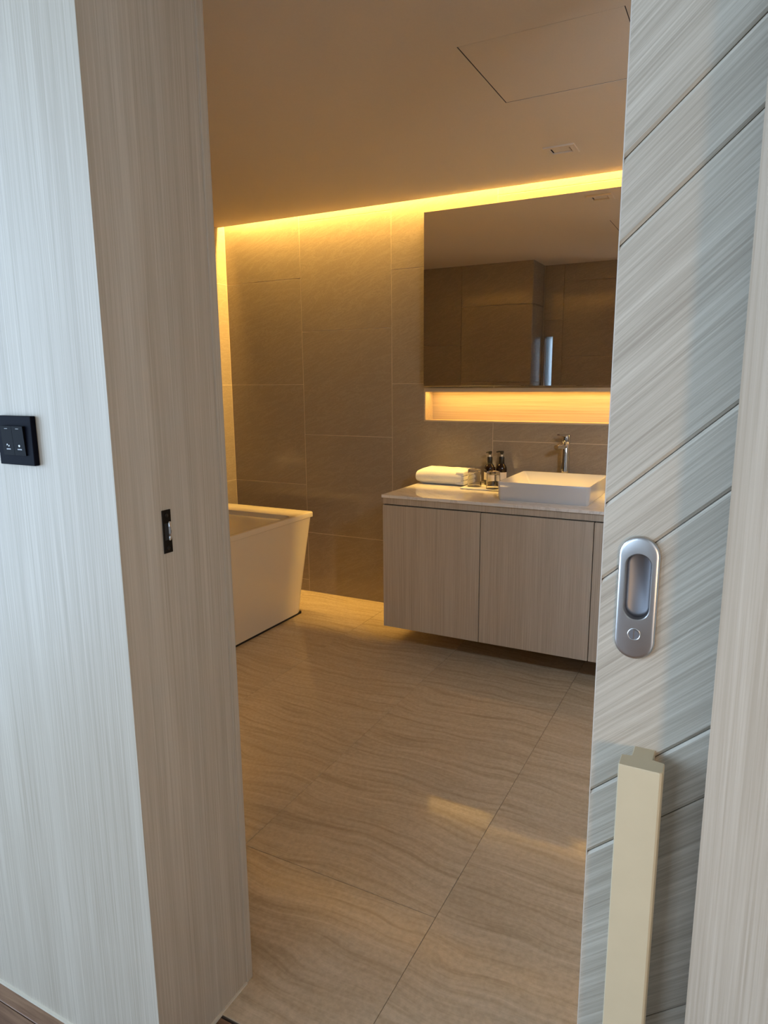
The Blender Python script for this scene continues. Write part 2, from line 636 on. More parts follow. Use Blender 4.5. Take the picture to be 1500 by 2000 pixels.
# --- partition wall between bedroom and bathroom, left of the doorway (slot window in it)
SW0, SW1, SWZ0, SWZ1 = -1.545, -1.480, 0.35, 1.67
HDR = 2.12
bm = bmesh.new()
for r in sub_rect((-3.1, X_JAMB, 0.0, 2.60), (SW0, SW1, SWZ0, SWZ1)):
    box(bm, r[0], r[1], Y_HALL, Y_IN - 0.006, r[2] - (0.05 if r[2] == 0 else 0), r[3])
wall_front = struct('wall_front', bm, 'oak')
tile_wall(wall_front, 'y', Y_IN - 0.006, 1, [-1.56, -1.40, -0.905], [[0, 0.6, 1.2, 1.8, 2.24], [0, 0.3, 0.9, 1.5, 2.1, 2.24]], holes=[(SW0, SW1, SWZ0, SWZ1)])
# reeded edge strip at the bathroom end of the jamb
struct('trim_1', boxm(X_JAMB - 0.020, X_JAMB + 0.0025, 1.004, 1.024, 0.0, HDR, 0.002), 'oak')
# header over the doorway, and the pocket on the right
bm = bmesh.new()
box(bm, X_JAMB, 1.4, Y_HALL, 0.815, HDR, 2.60)
box(bm, X_JAMB, 1.4, 0.905, Y_IN, HDR, 2.60)
struct('wall_header', bm, 'oak')
struct('wall_pocket', boxm(X_POCKET, 2.3, Y_HALL, 0.806, -0.014, 2.60), 'oak')
struct('wall_pocket_inner', boxm(X_POCKET + 0.004, X_RIGHT + 0.05, 0.905, Y_IN, 0.0, HDR), 'wall_tile')

# --- protruding tiled block beside the bath, seen in the mirror
wb = struct('wall_block', boxm(X_LEFT, -1.571, Y_IN - 0.006, 1.344, 0.0, 2.30), 'grout')
tile_wall(wb, 'y', 1.344, 1, [X_LEFT, -2.765, -2.165, -1.565], [RA[:5] + [2.24], RB[:4] + [2.24], RA[:5] + [2.24]])
tile_wall(wb, 'x', -1.571, 1, [Y_IN + 0.001, 1.344], [RA[:5] + [2.24]])

# --- slot window with a tall glass panel
w2 = struct('window_2', boxm(SW0 + 0.0005, SW1 - 0.0005, 0.96, 0.968, SWZ0 + 0.0005, SWZ1 - 0.0005), 'frosted')

# --- bathroom ceiling with access-panel opening, vent opening and cove slot
PX0, PX1, PY0, PY1 = -0.808, -0.352, 1.998, 2.449
VX0, VX1, VY0, VY1 = -0.813, -0.697, 2.965, 3.065
bm = bmesh.new()
rects = [(X_LEFT - 0.05, X_RIGHT + 0.05, Y_IN - 0.02, COVE_EDGE)]
for h in ((PX0, PX1, PY0, PY1), (VX0, VX1, VY0, VY1)):
    rects = [q for r in rects for q in sub_rect(r, h)]
for r in rects:
    box(bm, r[0], r[1], r[2], r[3], CEIL, CEIL + 0.018)
ceiling = struct('ceiling', bm, 'ceiling')
bm = boxm(X_LEFT - 0.1, X_RIGHT + 0.1, Y_IN - 0.1, Y_BACK + 0.1, 2.46, 2.50)
box(bm, X_LEFT - 0.05, X_RIGHT + 0.05, 3.425, COVE_EDGE, CEIL + 0.018, 2.46)
struct('ceiling.001', bm, 'cove')
ap = tag(obj('access_panel', boxm(PX0 + 0.0028, PX1 - 0.0028, PY0 + 0.0028, PY1 - 0.0028, CEIL + 0.0005, CEIL + 0.015, 0.001, 1), 'ceiling'),
         'flush square access panel outlined by a dark gap in the ceiling', 'panel')
bm = bmesh.new()
for r in sub_rect((PX0 + 0.0001, PX1 - 0.0001, PY0 + 0.0001, PY1 - 0.0001), (PX0 + 0.0027, PX1 - 0.0027, PY0 + 0.0027, PY1 - 0.0027)):
    box(bm, r[0], r[1], r[2], r[3], CEIL + 0.0012, CEIL + 0.015)
obj('gap_shade', bm, 'black_gap', ap)  # black ring in the open gap stands in for its shade

# --- bedroom shell behind the camera
bm = bmesh.new()
for r in sub_rect((WY - 0.1, Y_HALL, -0.02, 2.6), (LY0, LY1, LZ0, LZ1)):
    box(bm, LX - 0.12, LX, r[0], r[1], r[2], r[3])
struct('wall_bedroom_left', bm, 'paint')
struct('wall_bedroom_right', boxm(0.62, 0.72, WY - 0.1, Y_HALL, -0.02, 2.6), 'light_paint')
struct('ceiling.002', boxm(-3.3, 2.3, WY - 0.1, 1.0, 2.60, 2.66), 'paint')
bm = bmesh.new()
for r in sub_rect((LX - 0.1, 0.72, -0.02, 2.6), (WX0, WX1, WZ0, WZ1)):
    box(bm, r[0], r[1], WY - 0.12, WY, r[2], r[3])
struct('wall_bedroom_back', bm, 'paint')


def window(name, a0, a1, z0, z1, mk):
    w_ = struct(name, mk(a0, a1, z0, z0 + 0.05), 'frame')
    for q in ((a0, a1, z1 - 0.05, z1), (a0, a0 + 0.05, z0 + 0.05, z1 - 0.05), (a1 - 0.05, a1, z0 + 0.05, z1 - 0.05), ((a0 + a1) / 2 - 0.025, (a0 + a1) / 2 + 0.025, z0 + 0.05, z1 - 0.05)):
        obj('window_frame', mk(*q), 'frame', w_)


window('window_1', WX0, WX1, WZ0, WZ1, lambda a, b, c, d: boxm(a, b, WY - 0.09, WY - 0.03, c, d))
window('window_3', LY0, LY1, LZ0, LZ1, lambda a, b, c, d: boxm(LX - 0.09, LX - 0.03, a, b, c, d))

# --- pale bead along the foot of the partition
bm = boxm(-3.1, X_JAMB + 0.003, Y_HALL - 0.004, Y_HALL, -0.003, 0.004)
box(bm, X_JAMB, X_JAMB + 0.004, Y_HALL - 0.004, 1.003, -0.003, 0.004)
struct('baseboard_left', bm, 'bead')

# ================================================================== SLIDING DOOR
DX0, DX1, DZ0, DZ1 = -0.141, 0.737, 0.004, 2.125
ANG = math.radians(42)
HC = (-0.0985, 1.054)            # flush pull centre (x, z)
cut = bmesh.new()
loft(cut, [stadium(HC[0], HC[1] + 0.0145, 0.0165, 0.0425, Y_DOOR - 0.02), stadium(HC[0], HC[1] + 0.0145, 0.0165, 0.0425, Y_DOOR + 0.017)])
cutter = obj('cutter', cut, 'edge')


def carved(o):
    md = o.modifiers.new('cut', 'BOOLEAN')
    md.object = cutter
    md.operation = 'DIFFERENCE'
    md.solver = 'EXACT'
    bpy.context.view_layer.update()
    dg = bpy.context.evaluated_depsgraph_get()
    me = bpy.data.meshes.new_from_object(o.evaluated_get(dg))
    o.modifiers.clear()
    o.data = me


door = struct('door_1', boxm(DX0 + 0.001, DX1, Y_DOOR + 0.005, Y_DOOR + 0.042, DZ0, DZ1), 'edge',
              label='pale oak sliding door with diagonal planks, half open at right')
carved(door)


def clip(poly, nx, nz, c):
    """keep the side nx*x + nz*z <= c"""
    out = []
    for i, p in enumerate(poly):
        q = poly[(i + 1) % len(poly)]
        dp, dq = nx * p[0] + nz * p[1] - c, nx * q[0] + nz * q[1] - c
        if dp <= 0:
            out.append(p)
        if dp * dq < 0:
            t = dp / (dp - dq)
            out.append((p[0] + t * (q[0] - p[0]), p[1] + t * (q[1] - p[1])))
    return out


def inset(poly, d):
    """shrink a convex polygon by d"""
    n = len(poly)
    area = sum(poly[i][0] * poly[(i + 1) % n][1] - poly[(i + 1) % n][0] * poly[i][1] for i in range(n))
    sgn = 1 if area > 0 else -1
    res = [(-9, -9), (9, -9), (9, 9), (-9, 9)]
    for i in range(n):
        (x0, z0), (x1, z1) = poly[i], poly[(i + 1) % n]
        l = math.hypot(x1 - x0, z1 - z0)
        if l < 1e-6:
            continue
        nx, nz = (z1 - z0) / l * sgn, -(x1 - x0) / l * sgn
        res = clip(res, nx, nz, nx * x0 + nz * z0 - d)
    return res


cuts = [-1.10, -0.85, -0.755, -0.47, -0.375, -0.09, 0.005, 0.29, 0.40, 0.696, 0.786, 1.072, 1.167, 1.46, 1.551, 1.84, 1.93, 2.3]
nrm = (-math.sin(ANG), math.cos(ANG))
GAP = 0.0006


def cval(z):     # line through (-0.14, z) at ANG
    return nrm[0] * -0.14 + nrm[1] * z


for a, b in zip(cuts, cuts[1:]):
    poly = [(DX0, DZ0), (DX1, DZ0), (DX1, DZ1), (DX0, DZ1)]
    poly = clip(poly, -nrm[0], -nrm[1], -(cval(a) + GAP))
    if len(poly) >= 3:
        poly = clip(poly, nrm[0], nrm[1], cval(b) - GAP)
    if len(poly) < 3:
        continue
    # open V-joint only on the plank edges; plank ends stay flush with the door edge
    c2 = 0.0034
    inner = clip(clip(poly, -nrm[0], -nrm[1], -(cval(a) + GAP + c2)), nrm[0], nrm[1], cval(b) - GAP - c2)
    bm = bmesh.new()
    if len(inner) == len(poly):
        loft(bm, [[(x, Y_DOOR + 0.005, z) for x, z in poly], [(x, Y_DOOR + 0.0018, z) for x, z in poly], [(x, Y_DOOR, z) for x, z in inner]])
    else:
        loft(bm, [[(x, Y_DOOR + 0.005, z) for x, z in poly], [(x, Y_DOOR, z) for x, z in poly]])
    pz = [p[1] for p in poly]
    o = obj('plank', bm, 'oak_door', door)
    xs_, zs_ = [p[0] for p in poly], pz
    if min(xs_) < HC[0] + 0.03 and min(zs_) < 1.13 and max(zs_) > 0.98:
        carved(o)
bpy.data.objects.remove(cutter)
obj('edge_band', boxm(DX0 - 0.0012, DX0, Y_DOOR, Y_DOOR + 0.042, DZ0, DZ1), 'edge', door)

# flush pull: oval satin plate, recessed cup, slotted turn
cx, cz = HC
fp = bmesh.new()
hw, hh = 0.0233, 0.0765
rc = (cx, cz + 0.0145, 0.0145, 0.0405)
loft(fp, [stadium(cx, cz, hw, hh, Y_DOOR), stadium(cx, cz, hw, hh, Y_DOOR - 0.0028), stadium(cx, cz, hw - 0.0006, hh - 0.0006, Y_DOOR - 0.0042),
          stadium(cx, cz, hw - 0.0022, hh - 0.0022, Y_DOOR - 0.0052), stadium(cx, cz, hw - 0.0045, hh - 0.0045, Y_DOOR - 0.0056),
          stadium(*rc[:2], rc[2] + 0.0010, rc[3] + 0.0010, Y_DOOR - 0.0056), stadium(*rc[:2], rc[2], rc[3], Y_DOOR - 0.0046),
          stadium(*rc[:2], rc[2] - 0.0003, rc[3] - 0.0003, Y_DOOR + 0.006)], cap_start=False, cap_end=False)
plate = obj('pull_plate', fp, 'nickel', door, smooth=True)
cp = bmesh.new()
loft(cp, [stadium(rc[0], rc[1], rc[2] - 0.0003, rc[3] - 0.0003, Y_DOOR + 0.0055), stadium(rc[0], rc[1], rc[2] - 0.001, rc[3] - 0.001, Y_DOOR + 0.0085),
          stadium(rc[0], rc[1], rc[2] - 0.0035, rc[3] - 0.0035, Y_DOOR + 0.0105)], cap_start=False, cap_end=True)
obj('recess_cup', cp, 'nickel_cup', plate, smooth=True)
lk = bmesh.new()
lz = cz - 0.0445


def disc_y(r, y, n=28):
    return [(cx - 0.0005 + r * math.cos(2 * math.pi * i / n), y, lz + r * math.sin(2 * math.pi * i / n)) for i in range(n)]


ring = bmesh.new()
loft(ring, [disc_y(0.0076, Y_DOOR - 0.0054), disc_y(0.0076, Y_DOOR - 0.0064), disc_y(0.0070, Y_DOOR - 0.0068), disc_y(0.0064, Y_DOOR - 0.0064), disc_y(0.0063, Y_DOOR - 0.0052)], cap_start=False, cap_end=False)
obj('lock_ring', ring, 'nickel', plate, smooth=True)
for sx in (-1, 1):
    half = bmesh.new()
    pts = []
    for i in range(15):
        a = -math.pi / 2 + math.pi * i / 14
        pts.append((max(0.0007, 0.0059 * math.cos(a)) * sx, 0.0059 * math.sin(a)))
    loft(half, [[(cx - 0.0005 + p[0], Y_DOOR - 0.0054, lz + p[1]) for p in pts], [(cx - 0.0005 + p[0], Y_DOOR - 0.0066, lz + p[1]) for p in pts]], cap_start=False)
    obj('lock_turn', half, 'nickel_cup', plate)

# cream T-section pull rail on the door
tb = bmesh.new()
f0, f1, s0, s1 = -0.1020, -0.0525, -0.0905, -0.0660
prof = [(f0 + 0.0012, 0.7885), (f1 - 0.003, 0.7885), (f1 - 0.0008, 0.7900), (f1, 0.7930), (f1, 0.8130), (s1, 0.8155), (s1, Y_DOOR), (s0, Y_DOOR), (s0, 0.8155), (f0, 0.8130), (f0, 0.7900)]
TZ = 0.862
loft(tb, [[(x, y, 0.12) for x, y in prof], [(x, y, TZ - 0.0015) for x, y in prof],
          [(x + (0.0008 if x < -0.08 else -0.0008), y + (0.0010 if y < 0.80 else 0), TZ) for x, y in prof]])
obj('pull_rail', tb, 'cream', door)

# ================================================================== VANITY
CT = 0.776        # counter top
VF = 2.880        # counter front
VXL, VXR = -1.529, -0.022
van = thing('vanity_cabinet', 'wall hung oak vanity cabinet with flat doors below marble counter', 'cabinet', (VXL, Y_BACK, 0.1))
o0 = (VXL, Y_BACK, 0.1)
VB = 0.113
bm = boxm(VXL + 0.004, VXR - 0.004, VF + 0.024, Y_BACK - 0.002, VB, CT - 0.062)
obj('carcass', bm, 'oak_vanity', van, off=o0)
obj('shadow_gap', boxm(VXL + 0.006, VXR - 0.006, VF + 0.022, Y_BACK - 0.004, CT - 0.062, CT - 0.014), 'black_gap', van, off=o0)
obj('top_rail', boxm(VXL + 0.004, VXR - 0.004, VF + 0.009, VF + 0.024, CT - 0.045, CT - 0.0145), 'oak_vanity', van, off=o0)
dw = (VXR - VXL - 0.006) / 3
for i in range(3):
    a = VXL + 0.003 + dw * i
    loc = (a - VXL, 0, 0)
    d = obj('door', boxm(a + 0.0018, a + dw - 0.0018, VF + 0.004, VF + 0.0225, VB - 0.002, CT - 0.050, 0.0008, 1), 'oak_vanity', van, off=o0)
obj('side_panel', boxm(VXL + 0.0005, VXL + 0.004, VF + 0.023, Y_BACK - 0.002, VB - 0.002, CT - 0.0145), 'oak_vanity', van, off=o0)
ctop = tag(obj('countertop', boxm(VXL, VXR, VF, Y_BACK - 0.001, CT - 0.014, CT, 0.0012), 'marble'),
           'glossy pale marble countertop on the oak vanity', 'countertop')

# ---- basin
bx0, bx1, by0, by1, bz0, bz1 = -0.982, -0.564, 2.972, 3.392, CT, 0.860
bn = bmesh.new()
w = 0.007
L = [rrect(bx0 + .010, bx1 - .010, by0 + .008, by1 - .008, bz0, .012), rrect(bx0 + .006, bx1 - .006, by0 + .005, by1 - .005, bz0 + .004, .014),
     rrect(bx0 + .001, bx1 - .001, by0 + .001, by1 - .001, bz1 - .003, .016), rrect(bx0 + .0015, bx1 - .0015, by0 + .0015, by1 - .0015, bz1 - .0006, .016),
     rrect(bx0 + .003, bx1 - .003, by0 + .003, by1 - .003, bz1, .015), rrect(bx0 + w - .001, bx1 - w + .001, by0 + w - .001, by1 - w + .001, bz1 - .0006, .012),
     rrect(bx0 + w, bx1 - w, by0 + w, by1 - w, bz1 - .003, .011), rrect(bx0 + .055, bx1 - .055, by0 + .05, by1 - .055, bz0 + .022, .010),
     rrect(bx0 + .064, bx1 - .064, by0 + .058, by1 - .064, bz0 + .016, .010), rrect(-0.80, -0.76, 3.20, 3.24, bz0 + .014, .018)]
loft(bn, L)
basin = obj('vessel_basin', bn, 'ceramic', smooth=True)
tag(basin, 'white rectangular vessel basin with sloping inside on the counter', 'basin')
dr = bmesh.new()
lathe(dr, [(0, bz0 + .0145), (0.021, bz0 + .0145), (0.021, bz0 + .0165), (0.018, bz0 + .018), (0, bz0 + .018)], -0.78, 3.22, 24)
obj('drain', dr, 'chrome', basin, smooth=True)

# ---- tall mixer tap behind the basin
fx, fy = -0.782, 3.437
tp = thing('basin_tap', 'tall chrome single lever tap behind the white basin', 'tap', (fx, fy, CT))
o0 = (fx, fy, CT)
bm = bmesh.new()
lathe(bm, [(0, CT), (0.026, CT), (0.026, CT + .004), (0.0225, CT + .008), (0.0215, CT + .05), (0.0205, 0.998), (0.0195, 1.000), (0, 1.000)], fx, fy, 32)
body = obj('tap_body', bm, 'chrome', tp, smooth=True, off=o0)
sp = bmesh.new()
tube(sp, [(fx, fy, 0.986), (fx - 0.010, fy - 0.05, 0.990), (fx - 0.018, fy - 0.085, 0.992), (fx - 0.023, fy - 0.105, 0.991)], [0.0125, 0.0125, 0.012, 0.0115])
obj('spout', sp, 'chrome', tp, smooth=True, off=o0)
bm = bmesh.new()
lathe(bm, [(0, 1.002), (0.0195, 1.002), (0.021, 1.006), (0.021, 1.036), (0.0185, 1.043), (0, 1.046)], fx, fy, 32)
obj('handle_cap', bm, 'chrome', tp, smooth=True, off=o0)
lv = bmesh.new()
loops = []
for t, wd, th in ((0.0, .010, .007), (0.03, .0095, .006), (0.075, .0075, .004), (0.082, .006, .003)):
    c = Vector((fx - 0.25 * t, fy - 0.95 * t, 1.040 + 0.12 * t))
    loops.append([(c.x - wd, c.y, c.z - th), (c.x + wd, c.y, c.z - th), (c.x + wd * .8, c.y, c.z + th), (c.x - wd * .8, c.y, c.z + th)])
loft(lv, loops)
obj('lever', lv, 'chrome', tp, off=o0)

# ---- folded towel (three stacked folds, rolled front)
tx0, tx1, ty0, ty1 = -1.532, -1.275, 3.278, 3.470
tw = thing('folded_towel', 'thick white towel folded in layers at the counter left end', 'towel', (tx0, ty0, CT))
o0 = (tx0, ty0, CT)


def soft_slab(x0, x1, y0, y1, z0, z1, lean=0.0, seed=0):
    rnd = random.Random(seed)
    bm = bmesh.new()
    n = 10
    h = (z1 - z0) / 2
    loops = []
    for k in range(n + 1):
        t = k / n
        x = x0 + (x1 - x0) * t
        endr = min(1, min(t, 1 - t) * n / 1.0)
        sc = 0.72 + 0.28 * math.sqrt(endr) if endr < 1 else 1
        wob = rnd.uniform(-0.0012, 0.0012)
        prof = []
        m_ = 10
        for i in range(m_ + 1):      # rounded front
            a = math.pi / 2 + math.pi * i / m_
            prof.append((y0 + h + h * math.cos(a) * 1.05, z0 + h + h * math.sin(a) * sc))
        for i in range(m_ + 1):      # rounded back
            a = -math.pi / 2 + math.pi * i / m_
            prof.append((y1 - h + h * math.cos(a), z0 + h + h * math.sin(a) * sc))
        loops.append([(x + lean * (z - z0), y + wob, z + wob * (1 if z > z0 + h else 0)) for y, z in prof])
    return loft(bm, loops)


obj('outer_fold', soft_slab(tx0, tx1, ty0, ty1, CT + 0.0005, CT + 0.080, seed=3), 'towel', tw, smooth=True, off=o0)
for k in range(3):
    z0 = CT + 0.004 + 0.0245 * k
    obj('inner_fold', soft_slab(tx1 - 0.03, tx1 + 0.012, ty0 + 0.004, ty1 - 0.006, z0, z0 + 0.0225, seed=9 + k), 'towel', tw, smooth=True, off=o0)

# ---- white tray with two upturned tumblers
tray = tag(obj('tray', boxm(-1.250, -1.012, 3.195, 3.322, CT + 0.001, CT + 0.008, 0.003), 'tray', smooth=True),
           'thin white tray under the tumblers beside the basin', 'tray')
TT = CT + 0.008


def tumbler(name, x, y, label):
    r0, r1, hgt = 0.0355, 0.033, 0.086
    bm = bmesh.new()
    # rim down: open end on the tray, thick base at the top
    lathe(bm, [(r0, 0.0), (r0 - 0.0009, 0.0), (r0 - 0.0019, 0.001), (r1 - 0.0019, hgt - 0.016), (r1 - 0.005, hgt - 0.012), (0, hgt - 0.011)], n=40, close=True)
    bm2 = bmesh.new()
    lathe(bm2, [(r0, 0.0), (r0, 0.001), (r1, hgt - 0.003), (r1 - 0.0025, hgt), (0, hgt - 0.0005)], n=40, close=True)
    merge(bm, bm2)
    bmesh.ops.remove_doubles(bm, verts=bm.verts, dist=2e-5)
    o = obj(name, bm, 'glass', smooth=True)
    o.location = (x, y, TT + 0.0003)
    return tag(o, label, 'glass', 'upturned tumblers on the tray')


tumbler('tumbler', -1.200, 3.272, 'clear upturned tumbler nearer the folded towel')
tumbler('tumbler', -1.088, 3.238, 'clear upturned tumbler nearer the basin')


# ---- pump bottles
def pump_bottle(x, y, label, turn):
    t = thing('pump_bottle', label, 'bottle', (x, y, CT), 'dark pump bottles by the wall')
    b = bmesh.new()
    lathe(b, [(0, 0.0), (0.026, 0.0), (0.028, 0.003), (0.028, 0.082), (0.0265, 0.092), (0.020, 0.103), (0.0125, 0.110), (0.0115, 0.113), (0, 0.113)], n=32)
    obj('bottle_body', b, 'bottle_dark', t, smooth=True)
    lb = bmesh.new()
    n = 24
    loops = []
    for z in (0.026, 0.066):
        loops.append([(0.0284 * math.cos(math.radians(-175 + 170 * i / n)), 0.0284 * math.sin(math.radians(-175 + 170 * i / n)), z) for i in range(n + 1)])
    loops2 = [[(px * 1.012, py * 1.012, z) for px, py, z in lp] for lp in loops]
    loft(lb, [loops[0], loops2[0], loops2[1], loops[1]], cap_start=False, cap_end=False, closed=False)
    obj('label', lb, 'label', t, smooth=True)
    c = bmesh.new()
    lathe(c, [(0, 0.110), (0.0135, 0.110), (0.014, 0.112), (0.014, 0.142), (0.0125, 0.146), (0, 0.146)], n=28)
    obj('collar', c, 'pump_black', t, smooth=True)
    s_ = bmesh.new()
    lathe(s_, [(0, 0.145), (0.0052, 0.145), (0.0052, 0.158), (0, 0.158)], n=16)
    obj('pump_stem', s_, 'tray', t, smooth=True)
    h_ = bmesh.new()
    lathe(h_, [(0, 0.157), (0.006, 0.157), (0.0105, 0.168), (0.010, 0.176), (0, 0.178)], n=20)
    dx, dy = math.cos(turn), math.sin(turn)
    tube(h_, [(0, 0, 0.1725), (dx * 0.018, dy * 0.018, 0.1725), (dx * 0.029, dy * 0.029, 0.1695)], [0.0045, 0.0038, 0.003], 10)
    obj('pump_head', h_, 'pump_black', t, smooth=True)
    return t


pump_bottle(-1.166, 3.408, 'dark pump bottle with white label directly behind tray, left of its twin', math.radians(250))
pump_bottle(-1.112, 3.440, 'dark pump bottle with white label close to the basin back corner', math.radians(190))

# ================================================================== MIRROR CABINET
mx0, mx1, mz0, mz1 = -1.562, 0.002, 1.285, 2.1715
mc = thing('mirror_cabinet', 'wide frameless mirror above the glowing niche', 'mirror', (mx0, Y_BACK, mz0))
o0 = (mx0, Y_BACK, mz0)
obj('cabinet_body', boxm(mx0 + 0.001, mx1 - 0.001, 3.446, Y_BACK - 0.001, mz0 + 0.001, mz1 - 0.001), 'dark_steel', mc, off=o0)
obj('mirror_glass', boxm(mx0, mx1, 3.440, 3.4455, mz0, mz1, 0.0008, 1), 'mirror', mc, off=o0)

# ================================================================== BATHTUB
tbx0, tbx1, tby0, tby1 = -2.925, -2.183, 1.46, 3.150     # foot outline
rx0, rx1, ry0, ry1 = -2.930, -2.163, 1.37, 3.245         # rim outline
RZ = 0.580
tub = thing('bathtub', 'cream freestanding bathtub with flat rim by the back wall', 'bathtub', (-2.55, 2.3, 0))
o0 = (-2.55, 2.3, 0)
bm = bmesh.new()
loops = []
for k in range(9):
    t = k / 8
    z = 0.013 + (RZ - 0.030 - 0.013) * t
    e = t ** 1.15
    inx = 0.006
    loops.append(rrect(tbx0 + 0.0, tbx1 + (rx1 - inx - tbx1) * e, tby0 + (ry0 + 0.012 - tby0) * e, tby1 + (ry1 - 0.010 - tby1) * e, z, 0.085 - 0.055 * t, 8))
loft(bm, loops)
obj('tub_shell', bm, 'acrylic', tub, smooth=True, off=o0)
bm = bmesh.new()
L = []
z0 = RZ - 0.030


def rim(d, z, r):
    return rrect(rx0 + d, rx1 - d, ry0 + d, ry1 - d, z, r, 6)


def well(dl, dr, dn, df, z, r):
    return rrect(rx0 + dl, rx1 - dr, ry0 + dn, ry1 - df, z, r, 6)


L = [rim(0.003, z0 + 0.0008, .02), rim(0.0, z0 + .003, .022), rim(0, RZ - .006, .022), rim(0.002, RZ - .0015, .021), rim(0.006, RZ, .018),
     well(.05, .028, .14, .150, RZ, .06), well(.055, .034, .146, .157, RZ - .004, .06), well(.075, .055, .19, .19, RZ - .2, .08),
     well(.13, .11, .28, .26, RZ - .42, .10), well(.2, .18, .4, .4, RZ - .445, .10)]
loft(bm, L, cap_start=False)
obj('rim_and_well', bm, 'acrylic', tub, smooth=True, off=o0)
obj('plinth', boxm(tbx0 + 0.02, tbx1 - 0.004, tby0 + 0.03, tby1 - 0.03, 0.0, 0.014), 'black_gap', tub, off=o0)
ov = bmesh.new()
yy = ry1 - 0.164
loft(ov, [[(-2.60 + 0.016 * math.cos(2 * math.pi * i / 20) * s, yy - 0.004 + d - 0.008, RZ - 0.035 + 0.006 * math.sin(2 * math.pi * i / 20) * s) for i in range(20)] for s, d in ((1, 0.006), (1, 0.0), (0.8, -0.0015))])
obj('overflow_plate', ov, 'nickel', tub, off=o0)

# ================================================================== CEILING VENT
vt = thing('ceiling_vent', 'small square flush ceiling vent near the mirror', 'vent', ((VX0 + VX1) / 2, (VY0 + VY1) / 2, CEIL))
o0 = ((VX0 + VX1) / 2, (VY0 + VY1) / 2, CEIL)
bm = bmesh.new()
fo, fi = 0.004, 0.017
for r in sub_rect((VX0 - fo, VX1 + fo, VY0 - fo, VY1 + fo), (VX0 + fi, VX1 - fi, VY0 + fi, VY1 - fi)):
    box(bm, r[0], r[1], r[2], r[3], CEIL - 0.006, CEIL - 0.0002)
obj('vent_frame', bm, 'ceiling', vt, off=o0)
obj('vent_plate', boxm(VX0 + fi + 0.006, VX1 - fi - 0.006, VY0 + fi + 0.006, VY1 - fi - 0.006, CEIL - 0.002, CEIL + 0.004, 0.001, 1), 'ceiling', vt, off=o0)
obj('throat_shade', boxm(VX0 + 0.001, VX1 - 0.001, VY0 + 0.001, VY1 - 0.001, CEIL + 0.0045, CEIL + 0.02), 'black_gap', vt, off=o0)  # black slab above the plate, put in for the shade of the opening

# ================================================================== COVE LIGHT (hidden strip above the ceiling edge)
cv = thing('cove_light', 'warm light strip tucked above ceiling edge along the back wall', 'light', (-1.0, 3.468, 2.43))
obj('light_strip', boxm(X_LEFT + 0.02, X_RIGHT - 0.02, 3.448, 3.488, 2.434, 2.440), 'led', cv, off=(-1.0, 3.468, 2.43))
obj('strip_bracket', boxm(X_LEFT + 0.02, X_RIGHT - 0.02, 3.40, 3.499, 2.4405, 2.456), 'cove', cv, off=(-1.0, 3.468, 2.43))
area_light('cove_lamp', ((X_LEFT + X_RIGHT) / 2 + 1.0, 0.0, 0.0025), (0, 0, 0), X_RIGHT - X_LEFT - 0.06, 0.036, COVE_POWER, COVE_COLOR, cv)

# added fill lamp, unseen behind the open door, cools and lifts the vanity side
wl = thing('fill_lamp', 'added unseen fill lamp behind the open sliding door', 'lamp', (0.45, Y_IN, 1.75))
o0 = (0.45, Y_IN, 1.75)
obj('back_plate', boxm(0.08, 0.82, Y_IN + 0.0005, Y_IN + 0.02, 1.69, 1.81, 0.003), 'chrome', wl, off=o0)
obj('fill_panel', boxm(0.10, 0.80, Y_IN + 0.0205, Y_IN + 0.07, 1.70, 1.80, 0.012, 3), 'led', wl, off=o0)
area_light('fill_lamp_light', (0, 0.075, 0), (math.radians(-66), 0, math.radians(148)), 0.66, 0.08, FILL_POWER, FILL_COLOR, wl)

# added warm fill on the block, out of view, lifting floor and near walls
wl = thing('low_fill', 'added unseen warm fill lamp on the tiled block beside the bathtub', 'lamp', (-1.85, 1.344, 0.55))
o0 = (-1.85, 1.344, 0.55)
obj('back_plate', boxm(-2.05, -1.65, 1.3505, 1.358, 0.50, 0.60, 0.002), 'chrome', wl, off=o0)
obj('fill_panel', boxm(-2.04, -1.66, 1.3585, 1.390, 0.51, 0.59, 0.008, 3), 'led', wl, off=o0)
area_light('low_fill_lamp', (0, 0.052, 0), (math.radians(-90), 0, math.radians(180)), 0.36, 0.07, 2.2, (1.0, 0.60, 0.20), wl)

# added warm fill out of view, tinting the right wall and lower door
wl = thing('fill_lamp', 'added unseen warm fill lamp on the pale bedroom wall at right', 'lamp', (0.62, -0.10, 0.95))
o0 = (0.62, -0.10, 0.95)
obj('back_plate', boxm(0.600, 0.6195, -0.21, 0.01, 0.84, 1.06, 0.003), 'chrome', wl, off=o0)
obj('fill_panel', boxm(0.55, 0.5995, -0.20, 0.00, 0.85, 1.05, 0.012, 3), 'led', wl, off=o0)
area_light('fill_lamp_light', (-0.075, 0, 0), (0, math.radians(90), 0), 0.18, 0.18, 5.5, (1.0, 0.62, 0.28), wl)

